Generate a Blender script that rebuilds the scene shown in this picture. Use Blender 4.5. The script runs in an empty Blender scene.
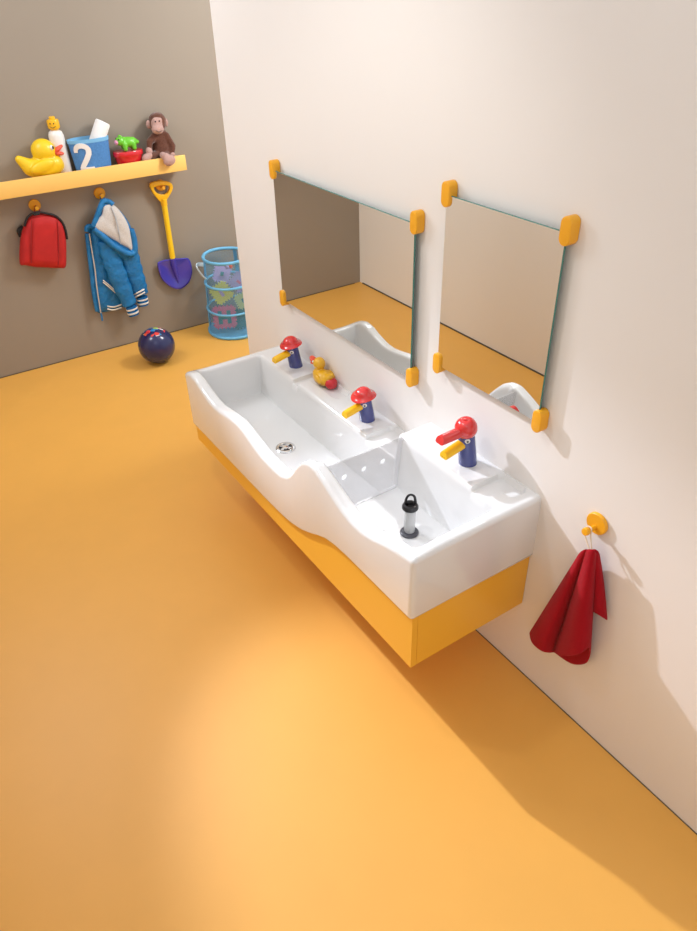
import bpy, bmesh, math, random
import numpy as np
from mathutils import Vector, Matrix, Euler
random.seed(4)
PI = math.pi
S = bpy.context.scene
COL = S.collection

# ------------------------------------------------------------------ camera
CAM = np.array([2.2933, -1.1839, 1.7684]); YAW, PITCH, ROLL, FPX = .998, -.6135, -.028, 709.6262
_cy, _sy, _cp, _sp = math.cos(YAW), math.sin(YAW), math.cos(PITCH), math.sin(PITCH)
FW = np.array([-_sy*_cp, _cy*_cp, _sp]); _r = np.array([_cy, _sy, 0.]); _u = np.cross(_r, FW)
RT = math.cos(ROLL)*_r + math.sin(ROLL)*_u; UP = -math.sin(ROLL)*_r + math.cos(ROLL)*_u
cam = bpy.data.cameras.new('camera'); cam.sensor_fit = 'VERTICAL'; cam.sensor_height = 36
cam.lens = FPX*36/931; cam.clip_start = .02
co = bpy.data.objects.new('camera', cam); COL.objects.link(co); S.camera = co
M = Matrix((RT.tolist(), UP.tolist(), (-FW).tolist())).transposed().to_4x4(); M.translation = Vector(CAM.tolist())
co.matrix_world = M

def gp(px, py, ax, val):
    """point of the plane coord[ax]=val seen at a photo pixel (survey helper)"""
    d = FW + RT*(px-348.5)/FPX - UP*(py-465.5)/FPX
    return Vector((CAM + d*(val-CAM[ax])/d[ax]).tolist())

# ------------------------------------------------------------------ materials
def mat(name, col, rough=.5, spec=.5, metal=0, coat=0, bump=None, sheen=0, var=None, sss=0):
    m = bpy.data.materials.new(name); m.use_nodes = True
    nt = m.node_tree; b = nt.nodes['Principled BSDF']
    b.inputs['Base Color'].default_value = (*col, 1)
    b.inputs['Roughness'].default_value = rough
    b.inputs['Specular IOR Level'].default_value = spec
    b.inputs['Metallic'].default_value = metal
    b.inputs['Coat Weight'].default_value = coat
    b.inputs['Coat Roughness'].default_value = .05
    if sheen:
        b.inputs['Sheen Weight'].default_value = sheen; b.inputs['Sheen Roughness'].default_value = .4
    tc = None
    if bump or var: tc = nt.nodes.new('ShaderNodeTexCoord')
    if bump:
        sc, st, dist = bump
        n = nt.nodes.new('ShaderNodeTexNoise'); n.inputs['Scale'].default_value = sc; n.inputs['Detail'].default_value = 4
        bp = nt.nodes.new('ShaderNodeBump'); bp.inputs['Strength'].default_value = st; bp.inputs['Distance'].default_value = dist
        nt.links.new(tc.outputs['Object'], n.inputs['Vector']); nt.links.new(n.outputs['Fac'], bp.inputs['Height'])
        nt.links.new(bp.outputs['Normal'], b.inputs['Normal'])
    if var:
        sc, amt = var
        n = nt.nodes.new('ShaderNodeTexNoise'); n.inputs['Scale'].default_value = sc; n.inputs['Detail'].default_value = 5
        r = nt.nodes.new('ShaderNodeValToRGB')
        r.color_ramp.elements[0].position = .3; r.color_ramp.elements[1].position = .7
        r.color_ramp.elements[0].color = (*[c*(1-amt) for c in col], 1); r.color_ramp.elements[1].color = (*[min(1, c*(1+amt)) for c in col], 1)
        nt.links.new(tc.outputs['Object'], n.inputs['Vector']); nt.links.new(n.outputs['Fac'], r.inputs['Fac'])
        nt.links.new(r.outputs['Color'], b.inputs['Base Color'])
    return m

def clear_mat(name, col, body, alpha, rough=.1):
    """see-through plastic / netting: part transparent, part coloured gloss"""
    m = bpy.data.materials.new(name); m.use_nodes = True; nt = m.node_tree
    b = nt.nodes['Principled BSDF']; b.inputs['Base Color'].default_value = (*body, 1); b.inputs['Roughness'].default_value = rough
    t = nt.nodes.new('ShaderNodeBsdfTransparent'); t.inputs['Color'].default_value = (*col, 1)
    mx = nt.nodes.new('ShaderNodeMixShader'); mx.inputs['Fac'].default_value = alpha
    nt.links.new(t.outputs[0], mx.inputs[1]); nt.links.new(b.outputs[0], mx.inputs[2])
    nt.links.new(mx.outputs[0], nt.nodes['Material Output'].inputs['Surface'])
    return m

FLOOR = mat('floor_vinyl', (.84, .43, .08), .45, .6, bump=(160, .04, .001), var=(9, .015))
WHITEWALL = mat('white_paint', (.82, .79, .76), .45, .3, var=(2, .01))
GREYWALL = mat('grey_paint', (.31, .262, .208), .5, .3, var=(2, .015))
OPPWALL = mat('beige_paint', (.90, .87, .82), .5, .3, var=(2, .01))
GAPSHADE = mat('gap_shadow_brown', (.10, .075, .05), .7)  # dark brown painted in for the shade of the wall-floor gaps
CERAMIC = mat('white_ceramic', (.77, .77, .765), .12, .5, coat=.6)
YPANEL = mat('yellow_lacquer', (.88, .46, .04), .35, .45)
YSHELF = mat('yellow_shelf_lacquer', (.92, .56, .15), .4, .4)
YPLAST = mat('orange_yellow_plastic', (.86, .40, .012), .38, .5)
CHROME = mat('chrome', (.80, .80, .80), .08, .5, metal=1)
DARKHOLE = mat('dark_drain', (.02, .02, .022), .4)
BLUEGLAZE = mat('blue_enamel', (.046, .058, .235), .16, .5, coat=.6)
REDGLAZE = mat('red_enamel', (.68, .022, .022), .15, .5, coat=.7)
BEAKY = mat('yellow_enamel', (.92, .52, .008), .3, .5)
EYEW = mat('eye_white', (.85, .84, .80), .2)
EYEB = mat('eye_black', (.01, .01, .012), .2)
MIRROR = mat('mirror_silver', (.83, .825, .795), .0, .5, metal=1)
GLASSEDGE = mat('green_glass_edge', (.05, .20, .17), .12, .6)
DAM = clear_mat('clear_acrylic', (.90, .895, .89), (.60, .59, .595), .30, .06)
TUBE = clear_mat('clear_tube', (.93, .93, .93), (.78, .78, .77), .5, .1)
BLACKPL = mat('black_plastic', (.012, .011, .012), .3, .5)
DARKPL = mat('dark_grey_plastic', (.07, .07, .085), .35, .5)
TERRY = mat('red_terry', (.36, .006, .014), .95, .1, sheen=.08, bump=(900, .8, .002), var=(500, .3))
CORD = mat('cream_cord', (.75, .62, .47), .8)
DUCKY = mat('duck_yellow', (.86, .56, .012), .35, .5, sss=1)
SDUCK = mat('small_duck_yellow', (.78, .42, .012), .3, .5, coat=.3)
DUCKBEAK = mat('duck_beak_red', (.78, .10, .05), .35)
BOTTLE = mat('white_bottle', (.80, .76, .72), .35)
CAPY = mat('bottle_head_yellow', (.86, .47, .01), .35)
INK = mat('black_ink', (.05, .035, .01), .5)
FELTBLUE = mat('blue_felt', (.085, .235, .52), .9, .1, bump=(300, .3, .001), var=(120, .1))
FELTRIM = mat('light_blue_felt', (.20, .46, .72), .9, .1)
FELTW = mat('white_felt', (.80, .77, .74), .9, .1)
TOWELW = mat('white_towel', (.84, .82, .80), .9, .1, bump=(500, .5, .002))
GREYST = mat('grey_stuff', (.45, .47, .50), .6)
POTRED = mat('red_plastic', (.62, .012, .022), .22, .5, coat=.4)
GREEN = mat('green_plastic', (.14, .52, .03), .3, .5)
PINK = mat('pink_plastic', (.75, .30, .45), .4)
FUR = mat('brown_plush', (.135, .055, .036), .95, .1, sheen=.5, bump=(260, .9, .004), var=(160, .25))
PLUSHPINK = mat('pink_plush', (.47, .29, .25), .95, .1, sheen=.3, bump=(300, .6, .003), var=(160, .1))
BAGRED = mat('red_nylon', (.50, .020, .020), .6, .3, bump=(700, .35, .001), var=(14, .10))
BAGDARK = mat('dark_red_seam', (.33, .010, .012), .7)
BLACKFAB = mat('black_webbing', (.014, .013, .014), .7)
JBLUE = mat('blue_nylon', (.010, .170, .42), .45, .4, bump=(34, .9, .012), var=(20, .14))
JBLUED = mat('blue_knit', (.010, .130, .36), .8, .2, bump=(200, .5, .002))
LINING = mat('grey_jersey', (.60, .565, .53), .95, .1, bump=(200, .5, .002), var=(220, .12))
STRIPE = mat('cream_knit', (.80, .74, .64), .85, .1)
ZIPM = mat('zip_tape', (.55, .50, .42), .5)
SHY = mat('shovel_yellow', (.90, .56, .01), .4, .5)
SHYH = mat('shovel_handle_yellow', (.88, .47, .006), .4, .5)
SHB = mat('shovel_blue', (.055, .040, .40), .18, .5, coat=.5)
NETRIM = mat('basket_blue_tape', (.16, .46, .70), .6)
NET = clear_mat('blue_netting', (.86, .92, .96), (.22, .46, .62), .24, .7)
HANDLEW = mat('pale_blue_webbing', (.60, .72, .78), .7)
FOAMP = mat('pink_foam', (.62, .15, .27), .8); FOAMT = mat('teal_foam', (.06, .24, .28), .8)
FOAMY = mat('yellow_foam', (.60, .58, .12), .8); FOAML = mat('lilac_foam', (.42, .33, .58), .8)
FOAMC = mat('pale_green_foam', (.55, .62, .28), .8); ORANGE = mat('orange_red_plastic', (.75, .10, .03), .4)

def ball_mat():
    m = mat('blue_ball_vinyl', (.013, .015, .085), .22, .5, coat=.3); nt = m.node_tree; b = nt.nodes['Principled BSDF']
    tc = nt.nodes.new('ShaderNodeTexCoord'); sx = nt.nodes.new('ShaderNodeSeparateXYZ')
    vo = nt.nodes.new('ShaderNodeTexVoronoi'); vo.inputs['Scale'].default_value = 42
    nt.links.new(tc.outputs['Object'], vo.inputs['Vector']); nt.links.new(tc.outputs['Object'], sx.inputs[0])
    ramp = nt.nodes.new('ShaderNodeValToRGB'); cr = ramp.color_ramp; cr.interpolation = 'CONSTANT'
    cols = [(.70, .04, .03), (.80, .78, .74), (.03, .22, .50), (.75, .09, .03), (.45, .60, .10)]
    cr.elements[0].color = (*cols[0], 1); cr.elements[1].position = .35; cr.elements[1].color = (*cols[1], 1)
    for p, c in ((.52, cols[2]), (.66, cols[3]), (.88, cols[4])):
        e = cr.elements.new(p); e.color = (*c, 1)
    sep = nt.nodes.new('ShaderNodeSeparateColor'); nt.links.new(vo.outputs['Color'], sep.inputs[0]); nt.links.new(sep.outputs[0], ramp.inputs['Fac'])
    gt = nt.nodes.new('ShaderNodeMath'); gt.operation = 'GREATER_THAN'; gt.inputs[1].default_value = .078
    nt.links.new(sx.outputs['Z'], gt.inputs[0])
    sp = nt.nodes.new('ShaderNodeMath'); sp.operation = 'GREATER_THAN'; sp.inputs[1].default_value = .42
    nt.links.new(sep.outputs[1], sp.inputs[0])
    mu = nt.nodes.new('ShaderNodeMath'); mu.operation = 'MULTIPLY'
    nt.links.new(gt.outputs[0], mu.inputs[0]); nt.links.new(sp.outputs[0], mu.inputs[1])
    mx = nt.nodes.new('ShaderNodeMix'); mx.data_type = 'RGBA'; mx.inputs[6].default_value = (.013, .015, .085, 1)
    nt.links.new(mu.outputs[0], mx.inputs[0]); nt.links.new(ramp.outputs['Color'], mx.inputs[7])
    nt.links.new(mx.outputs[2], b.inputs['Base Color'])
    return m
BALL = ball_mat()

# ------------------------------------------------------------------ object helpers
def tag(o, label=None, cat=None, group=None, kind=None):
    if label: o['label'] = label
    if cat: o['category'] = cat
    if group: o['group'] = group
    if kind: o['kind'] = kind
    return o
def thing(name, label, cat, loc=(0, 0, 0), group=None):
    o = bpy.data.objects.new(name, None); o.empty_display_size = .05; COL.objects.link(o); o.location = loc
    return tag(o, label, cat, group)
def origin(o):
    v = Vector((0, 0, 0))
    while o: v = v + o.location; o = o.parent
    return v
def obj(name, bm, m, parent=None, at=None, angle=40, local=False, recalc=True):
    """link a bmesh holding world coordinates as ONE mesh object below parent (or at the point at)"""
    if recalc: bmesh.ops.recalc_face_normals(bm, faces=bm.faces[:])
    off = Vector((0, 0, 0))
    if not local:
        off = origin(parent) if parent else Vector(at or (0, 0, 0))
        bmesh.ops.translate(bm, verts=bm.verts[:], vec=-off)
    me = bpy.data.meshes.new(name); bm.to_mesh(me); bm.free()
    for x in (m if isinstance(m, (list, tuple)) else [m]): me.materials.append(x)
    me.shade_smooth()
    if angle < 180: me.set_sharp_from_angle(angle=math.radians(angle))
    o = bpy.data.objects.new(name, me); COL.objects.link(o)
    if parent: o.parent = parent
    elif not local: o.location = off
    elif at: o.location = at
    return o
def copy_tree(o, parent=None):
    c = o.copy(); COL.objects.link(c)
    if parent: c.parent = parent
    for ch in list(o.children): copy_tree(ch, c)
    return c

def box(bm, c, s, bev=0, seg=2, rot=None):
    r = bmesh.ops.create_cube(bm, size=1); vs = r['verts']
    for v in vs: v.co = Vector((v.co.x*s[0], v.co.y*s[1], v.co.z*s[2]))
    if bev:
        es = list({e for v in vs for e in v.link_edges})
        g = bmesh.ops.bevel(bm, geom=es, offset=bev, segments=seg, profile=.5, affect='EDGES'); vs = list({v for f in g['faces'] for v in f.verts} | {v for v in vs if v.is_valid})
    T = Matrix.Translation(Vector(c)) @ (rot.to_4x4() if rot else Matrix())
    bmesh.ops.transform(bm, matrix=T, verts=vs)
    return bm
def lathe(bm, prof, T=None, seg=40):
    """profile [(r,z)] about local z; r=0 closes the end"""
    T = T or Matrix(); rings = []
    for r, z in prof:
        if r < 1e-6: rings.append([bm.verts.new(T @ Vector((0, 0, z)))])
        else: rings.append([bm.verts.new(T @ Vector((r*math.cos(2*PI*i/seg), r*math.sin(2*PI*i/seg), z))) for i in range(seg)])
    for a, b in zip(rings, rings[1:]):
        for i in range(seg):
            j = (i+1) % seg
            if len(a) == 1 and len(b) == 1: continue
            if len(a) == 1: bm.faces.new((a[0], b[i], b[j]))
            elif len(b) == 1: bm.faces.new((a[i], a[j], b[0]))
            else: bm.faces.new((a[i], a[j], b[j], b[i]))
    return bm
def axis_T(c, d):
    """transform taking local z to direction d at point c"""
    return Matrix.Translation(Vector(c)) @ Vector((0, 0, 1)).rotation_difference(Vector(d)).to_matrix().to_4x4()
def spline(pts, n=8, closed=False):
    pts = [Vector(p) for p in pts]; N = len(pts); out = []
    rng = range(N if closed else N-1)
    for i in rng:
        p1, p2 = pts[i], pts[(i+1) % N]
        p0 = pts[(i-1) % N] if closed or i > 0 else p1; p3 = pts[(i+2) % N] if closed or i+2 < N else p2
        for k in range(n):
            t = k/n
            out.append(.5*((2*p1) + (p2-p0)*t + (2*p0-5*p1+4*p2-p3)*t*t + (3*p1-p0-3*p2+p3)*t**3))
    if not closed: out.append(pts[-1])
    return out
def tube(bm, pts, rad, seg=12, closed=False, flat=None):
    """tube through pts; rad a number or one per point; flat=(a,b) scales its section"""
    pts = [Vector(p) for p in pts]; N = len(pts)
    R = [float(q) for q in rad] if isinstance(rad, (list, tuple)) else [rad]*N
    tans = []
    for i in range(N):
        a = pts[(i-1) % N] if closed or i else pts[0]; b = pts[(i+1) % N] if closed or i < N-1 else pts[-1]
        tans.append((b-a).normalized())
    nrm = tans[0].orthogonal().normalized(); rings = []
    if flat and len(flat) == 3: nrm = (Vector(flat[2]) - tans[0]*tans[0].dot(Vector(flat[2]))).normalized()
    for i in range(N):
        if i: nrm = (nrm - tans[i]*nrm.dot(tans[i])).normalized()
        bi = tans[i].cross(nrm); fa, fb = (flat[0], flat[1]) if flat else (1, 1)
        rings.append([bm.verts.new(pts[i] + R[i]*(nrm*math.cos(2*PI*k/seg)*fa + bi*math.sin(2*PI*k/seg)*fb)) for k in range(seg)])
    for i in range(N if closed else N-1):
        a, b = rings[i], rings[(i+1) % N]
        for k in range(seg):
            bm.faces.new((a[k], a[(k+1) % seg], b[(k+1) % seg], b[k]))
    if not closed: bm.faces.new(rings[0][::-1]); bm.faces.new(rings[-1])
    return bm
def ell(bm, c, r, rot=None, seg=24):
    g = bmesh.ops.create_uvsphere(bm, u_segments=seg, v_segments=seg//2, radius=1)
    T = Matrix.Translation(Vector(c)) @ (Euler(rot).to_matrix().to_4x4() if rot else Matrix()) @ Matrix.Diagonal((*(r if isinstance(r, (tuple, list)) else (r, r, r)), 1))
    bmesh.ops.transform(bm, matrix=T, verts=g['verts'])
    return bm
def limb(bm, a, b, ra, rb, n=7):
    a, b = Vector(a), Vector(b)
    for i in range(n):
        t = i/(n-1); ell(bm, a.lerp(b, t), ra+(rb-ra)*t, seg=14)
def blob(name, bm, m, parent, voxel=.004, smooth=6):
    """overlapping rounded lumps fused into one continuous skin"""
    o = obj(name, bm, m, parent, angle=180)
    r = o.modifiers.new('fuse', 'REMESH'); r.mode = 'VOXEL'; r.voxel_size = voxel; r.use_smooth_shade = True
    s = o.modifiers.new('soften', 'SMOOTH'); s.iterations = smooth; s.factor = .5
    return o
def prism(bm, poly, T, d, bev=0, seg=3):
    """polygon in local xy extruded 0..d along local z with rounded edges"""
    vs = [bm.verts.new((x, y, 0)) for x, y in poly]; f = bm.faces.new(vs)
    ex = bmesh.ops.extrude_face_region(bm, geom=[f]); top = [v for v in ex['geom'] if isinstance(v, bmesh.types.BMVert)]
    bmesh.ops.translate(bm, verts=top, vec=(0, 0, d)); allv = vs + top
    if bev:
        es = [e for v in allv for e in v.link_edges if abs(e.verts[0].co.z-e.verts[1].co.z) < 1e-7]
        g = bmesh.ops.bevel(bm, geom=list(set(es)), offset=bev, segments=seg, profile=.5, affect='EDGES')
        allv = list({v for f in g['faces'] for v in f.verts} | {v for v in allv if v.is_valid})
    bmesh.ops.transform(bm, matrix=T, verts=[v for v in allv if v.is_valid])
    return bm
def basis(o, x, y):
    x, y = Vector(x).normalized(), Vector(y).normalized(); z = x.cross(y)
    T = Matrix((x, y, z)).transposed().to_4x4(); T.translation = Vector(o); return T
def stadium(w, h, n=12):
    r = w/2; c = h/2-r
    return [(r*math.cos(PI*i/n), c+r*math.sin(PI*i/n)) for i in range(n+1)] + [(-r*math.cos(PI*i/n), -c-r*math.sin(PI*i/n)) for i in range(n+1)]
def holed(name, loops, d, T, m, parent, bev=0):
    """flat plate with holes: loops[0] the outline, the rest holes"""
    cu = bpy.data.curves.new(name, 'CURVE'); cu.dimensions = '2D'; cu.fill_mode = 'BOTH'; cu.extrude = d/2; cu.bevel_depth = bev; cu.bevel_resolution = 2
    for lp in loops:
        sp = cu.splines.new('POLY'); sp.points.add(len(lp)-1); sp.use_cyclic_u = True
        for p, (x, y) in zip(sp.points, lp): p.co = (x, y, 0, 1)
    tmp = bpy.data.objects.new('outline', cu); COL.objects.link(tmp)
    dg = bpy.context.evaluated_depsgraph_get(); me = bpy.data.meshes.new_from_object(tmp.evaluated_get(dg))
    bm = bmesh.new(); bm.from_mesh(me); bmesh.ops.remove_doubles(bm, verts=bm.verts[:], dist=1e-6)
    bmesh.ops.transform(bm, matrix=T, verts=bm.verts[:])
    bpy.data.objects.remove(tmp); bpy.data.curves.remove(cu); bpy.data.meshes.remove(me)
    return obj(name, bm, m, parent)
def circ(x, y, r, n=24): return [(x+r*math.cos(2*PI*i/n), y+r*math.sin(2*PI*i/n)) for i in range(n)]
def puff(bm, outline, c, front, back, nrm, rings=8, wrinkle=0, freq=40, flatness=2.):
    """padded cloth shape: an outline filled towards its centre, bulging front/back along nrm"""
    nrm = Vector(nrm); out = [Vector(p) for p in outline]; c = Vector(c); N = len(out)
    def side(h, sgn):
        rs = []
        for k in range(1, rings):
            t = k/rings
            hh = h*(1-(1-t)**flatness)**(1/flatness)
            ring = []
            for i, p in enumerate(out):
                q = p.lerp(c, t)
                w = wrinkle*t*math.sin(freq*q.y*1.3+freq*.35*q.z+2*math.sin(freq*.4*q.z)) if sgn > 0 else 0
                ring.append(bm.verts.new(q + nrm*(sgn*hh+w)))
            rs.append(ring)
        return rs, bm.verts.new(c + nrm*sgn*h)
    edge = [bm.verts.new(p) for p in out]
    for h, s in ((front, 1), (back, -1)):
        rs, tip = side(h, s); rs = [edge]+rs
        for a, b in zip(rs, rs[1:]):
            for i in range(N):
                j = (i+1) % N; bm.faces.new((a[i], a[j], b[j], b[i]))
        for i in range(N): bm.faces.new((rs[-1][i], rs[-1][(i+1) % N], tip))
    return bm
B = bmesh.new

# ------------------------------------------------------------------ the setting
XG, YO = -1.585, -1.497
def struct(name, c, s, m, label=None, bev=0):
    o = obj(name, box(B(), c, s, bev), m, at=(c[0], c[1], c[2]-s[2]/2)); tag(o, label, None, None, 'structure'); return o
struct('floor', (.9, .2, -.03), (5.2, 3.6, .06), FLOOR, 'smooth orange-yellow vinyl floor')
struct('wall_left', (XG-.05, .2, 1.025), (.10, 3.6, 2.05), GREYWALL, 'matt grey-brown wall behind the toy shelf')
struct('wall_right', (1.5915, .05, 1.3), (3.817, .10, 2.6), WHITEWALL, 'white partition wall carrying the washbasin and mirrors')
struct('wall_front', (.9, YO-.05, 1.3), (5.0, .10, 2.6), OPPWALL, 'beige wall facing the washbasin, seen in the mirrors')
struct('gap_shade_1', (1.5915, -.0012, .001), (3.815, .0022, .002), GAPSHADE, 'thin dark strip painting the shadow gap where the white wall meets the floor')
struct('gap_shade_2', (XG+.0022, .2, .002), (.0042, 3.30, .004), GAPSHADE, 'thin dark strip painting the shadow gap where the grey wall meets the floor')
struct('gap_shade_3', (.9, YO+.0032, .003), (4.9, .0062, .006), GAPSHADE, 'thin dark strip painting the shadow gap below the beige wall')

# ------------------------------------------------------------------ washbasin
L, D = 1.363, .415
ZRT, ZLT, ZFL, ZFR = .651, .557, .405, .480
FR = [(0, .557), (.03, .570), (.065, .578), (.105, .572), (.15, .553), (.207, .536), (.25, .532), (.30, .538), (.377, .552), (.43, .557), (.475, .551), (.52, .535), (.57, .521), (.61, .515),
      (.677, .513), (.72, .517), (.76, .534), (.79, .560), (.827, .609), (.855, .640), (.89, .660), (.925, .662), (.97, .644), (1.02, .620), (1.06, .604), (1.10, .594), (1.15, .594), (1.20, .606), (1.25, .624), (1.30, .638), (1.34, .646), (L, .650)]
FB = [(0, .341), (.60, .343), (.70, .347), (.76, .354), (.82, .370), (.88, .396), (.93, .422), (.97, .438), (1.02, .448), (1.08, .452), (L, .453)]
def smoothline(tab):
    xs = np.array([p[0] for p in tab]); ys = np.array([p[1] for p in tab])
    g = np.linspace(0, L, 700); v = np.interp(g, xs, ys); k = np.exp(-np.linspace(-2, 2, 21)**2); k /= k.sum()
    v = np.convolve(np.pad(v, 10, mode='edge'), k, 'valid')
    return lambda x: np.interp(x, g, v)
frim, fbot = smoothline(FR), smoothline(FB)
def sst(a, b, x): t = np.clip((x-a)/(b-a), 0, 1); return t*t*(3-2*t)
def rrect(x, y, x0, x1, y0, y1, r):
    """distance inside (+) a rounded rectangle"""
    qx = np.abs(x-(x0+x1)/2)-(x1-x0)/2+r; qy = np.abs(y-(y0+y1)/2)-(y1-y0)/2+r
    return -(np.hypot(np.maximum(qx, 0), np.maximum(qy, 0))+np.minimum(np.maximum(qx, qy), 0)-r)
def axis_lines(a, b, r, step):
    e = [r*(1-math.cos(t)) for t in np.linspace(0, PI/2, 6)]
    n = max(2, round((b-a-2*r)/step)); mid = np.linspace(a+r, b-r, n+1)
    return np.array([a+q for q in e[:-1]] + list(mid) + [b-q for q in e[:-1]][::-1])
RB = .014
gx = axis_lines(0, L, RB, .003); gy = np.concatenate([axis_lines(-D, 0, RB, .0028)[:-5], [-.006, -.003, 0]])
X, Y = np.meshgrid(gx, gy, indexing='ij')
deck = ZLT + (ZRT-ZLT)*sst(.899, .917, X)
deck = np.where(X > .899, deck, ZLT)
dish = lambda x0, x1, c1: np.maximum(sst(0, .004, rrect(X, Y, x0, x1, -.068, -.010, .02)), sst(0, .004, rrect(X, Y, x0, c1, -.16, -.05, .004)))
notch = .014*dish(.284, .500, .326) + .014*dish(.743, .872, .790) + .014*dish(1.226, 1.325, 1.288)
# raised ledge along the wall side is the deck; the front rim waves, the ends run level with their deck
wf = sst(-.30, -.40, Y)
side = np.where(X < .7, ZLT + (frim(0)-ZLT)*wf, ZRT)
rimz = deck*(1-wf) + frim(X)*wf
endmask = np.maximum(1-sst(.02, .05, X), sst(L-.05, L-.02, X))*(1-wf)
rimz = np.where(Y < -.11, rimz*(1-endmask) + np.where(X < .7, ZLT, ZRT)*endmask, rimz)
ins = rrect(X, Y, .026, L-.028, -D+.030, -.108, .028)
flo = ZFL + (ZFR-ZFL)*sst(.905, .925, X)
# the bowl floors fall gently to their outlets
flo = flo + np.where(X < .915, .012*np.clip(np.hypot((X-.445)/.6, (Y+.25)/.35), 0, 1)-.006, .005*np.clip(np.hypot((X-1.122)/.3, (Y+.234)/.3), 0, 1)-.002)
r1 = .012; dd = np.maximum(ins, 0); k0 = .0117
drop = np.where(dd < k0, r1-np.sqrt(np.maximum(r1*r1-np.minimum(dd, r1)**2, 0)), 0)
base_drop = r1-math.sqrt(r1*r1-k0*k0); drop = np.where(dd >= k0, base_drop+(dd-k0)*9, drop)
a, b, kk = np.minimum(rimz-drop, rimz-notch), flo, .011
h = np.clip(.5+.5*(a-b)/kk, 0, 1); Z = np.where(ins > 0, b*(1-h)+a*h+kk*h*(1-h), rimz-notch)
# rounded outer arrises
def rnd(d): d = np.clip(d, 0, RB); return RB-np.sqrt(np.maximum(RB*RB-(RB-d)**2, 0))
ed = rrect(X, Y, 0, L, -D, .05, .0)
Z = Z - rnd(np.minimum(np.minimum(X, L-X), Y+D))
def corner(x, y, r=.012):
    # plan rounding of the two front corners
    cx = r if x < r else (L-r if x > L-r else None)
    if cx is not None and y < -D+r:
        dx, dy = x-cx, y-(-D+r); m = max(abs(dx), abs(dy)); hyp = math.hypot(dx, dy)
        if hyp > 1e-9: s = m/hyp; return cx+dx*s, -D+r+dy*s
    return x, y
bm = B(); nx, ny = X.shape; V = []
for i in range(nx):
    row = []
    for j in range(ny):
        x, y = corner(X[i, j], Y[i, j]); row.append(bm.verts.new((x, y, Z[i, j])))
    V.append(row)
for i in range(nx-1):
    for j in range(ny-1): bm.faces.new((V[i][j], V[i+1][j], V[i+1][j+1], V[i][j+1]))
# skirt down to the underside
loop = [(i, 0) for i in range(nx)] + [(nx-1, j) for j in range(1, ny)] + [(i, ny-1) for i in range(nx-2, -1, -1)] + [(0, j) for j in range(ny-2, 0, -1)]
low = {}
def lowv(i, j, dz, inset):
    v = V[i][j].co; key = (i, j, dz)
    if key not in low:
        y = v.y + (inset if j == 0 else 0); x = v.x + (inset if i == 0 else -inset if i == nx-1 else 0)
        low[key] = bm.verts.new((x, y, float(fbot(min(max(v.x, 0), L)))+dz))
    return low[key]
levels = [(.006, 0), (.002, .001), (0, .005)]
N = len(loop)
for n in range(N):
    p, q = loop[n], loop[(n+1) % N]
    ring = [(V[p[0]][p[1]], V[q[0]][q[1]])] + [(lowv(*p, dz, ins_), lowv(*q, dz, ins_)) for dz, ins_ in levels]
    for (a1, b1), (a2, b2) in zip(ring, ring[1:]): bm.faces.new((a1, a2, b2, b1))
for i in range(nx-1):
    f_, b_ = (0, ny-1)
    bm.faces.new((lowv(i, f_, 0, .005), lowv(i+1, f_, 0, .005), lowv(i+1, b_, 0, .005), lowv(i, b_, 0, .005)))
BAS = thing('washbasin', 'long white ceramic double washbasin with wavy front rim, deep and raised bowls', 'washbasin', (L/2, 0, .345))
obj('basin_body', bm, CERAMIC, BAS, angle=50)
# outlet of the deep bowl
dc = (.445, -.251, ZFL-.0055)
T = Matrix.Translation(Vector(dc))
dr = obj('drain', lathe(B(), [(0, .001), (.022, .001), (.024, .006), (.030, .0065), (.034, .004), (.035, .0)], T), CHROME, BAS); dr['label'] = 'round chrome drain'
obj('strainer_hole', lathe(B(), [(0, .0024), (.021, .0024), (.021, .0010)], T), DARKHOLE, dr)
bm = B()
for k in range(2): box(bm, (dc[0], dc[1], dc[2]+.006), (.044, .012, .004), .0012, rot=Matrix.Rotation(k*PI/2+.5, 3, 'Z'))
lathe(bm, [(0, .0095), (.009, .0085), (.012, .004)], T); obj('strainer_cross', bm, CHROME, dr)

# cabinet below: front panel and carcass follow the stepped underside
CAB = thing('vanity_cabinet', 'bright yellow wall-hung cabinet under the white washbasin', 'cabinet', (L/2, 0, .265))
def profile_panel(bm, x0, x1, y0, y1, zb, gap):
    xs = np.linspace(x0, x1, 110); rows = []
    for y in (y0, y1): rows.append(([bm.verts.new((x, y, zb)) for x in xs], [bm.verts.new((x, y, float(fbot(x))-gap)) for x in xs]))
    (b0, t0), (b1, t1) = rows; n = len(xs)
    for i in range(n-1):
        bm.faces.new((b0[i], b0[i+1], t0[i+1], t0[i])); bm.faces.new((b1[i+1], b1[i], t1[i], t1[i+1]))
        bm.faces.new((t0[i], t0[i+1], t1[i+1], t1[i])); bm.faces.new((b1[i], b1[i+1], b0[i+1], b0[i]))
    bm.faces.new((b0[0], t0[0], t1[0], b1[0])); bm.faces.new((b0[-1], b1[-1], t1[-1], t0[-1]))
    return bm
obj('front_panel', profile_panel(B(),   .007, L-.006, -.405, -.3875, .265, .0015), YPANEL, CAB, angle=30)
obj('carcass', profile_panel(B(),   .007, L-.006, -.3865, -.002, .266, .0015), YPANEL, CAB, angle=30)

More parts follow.
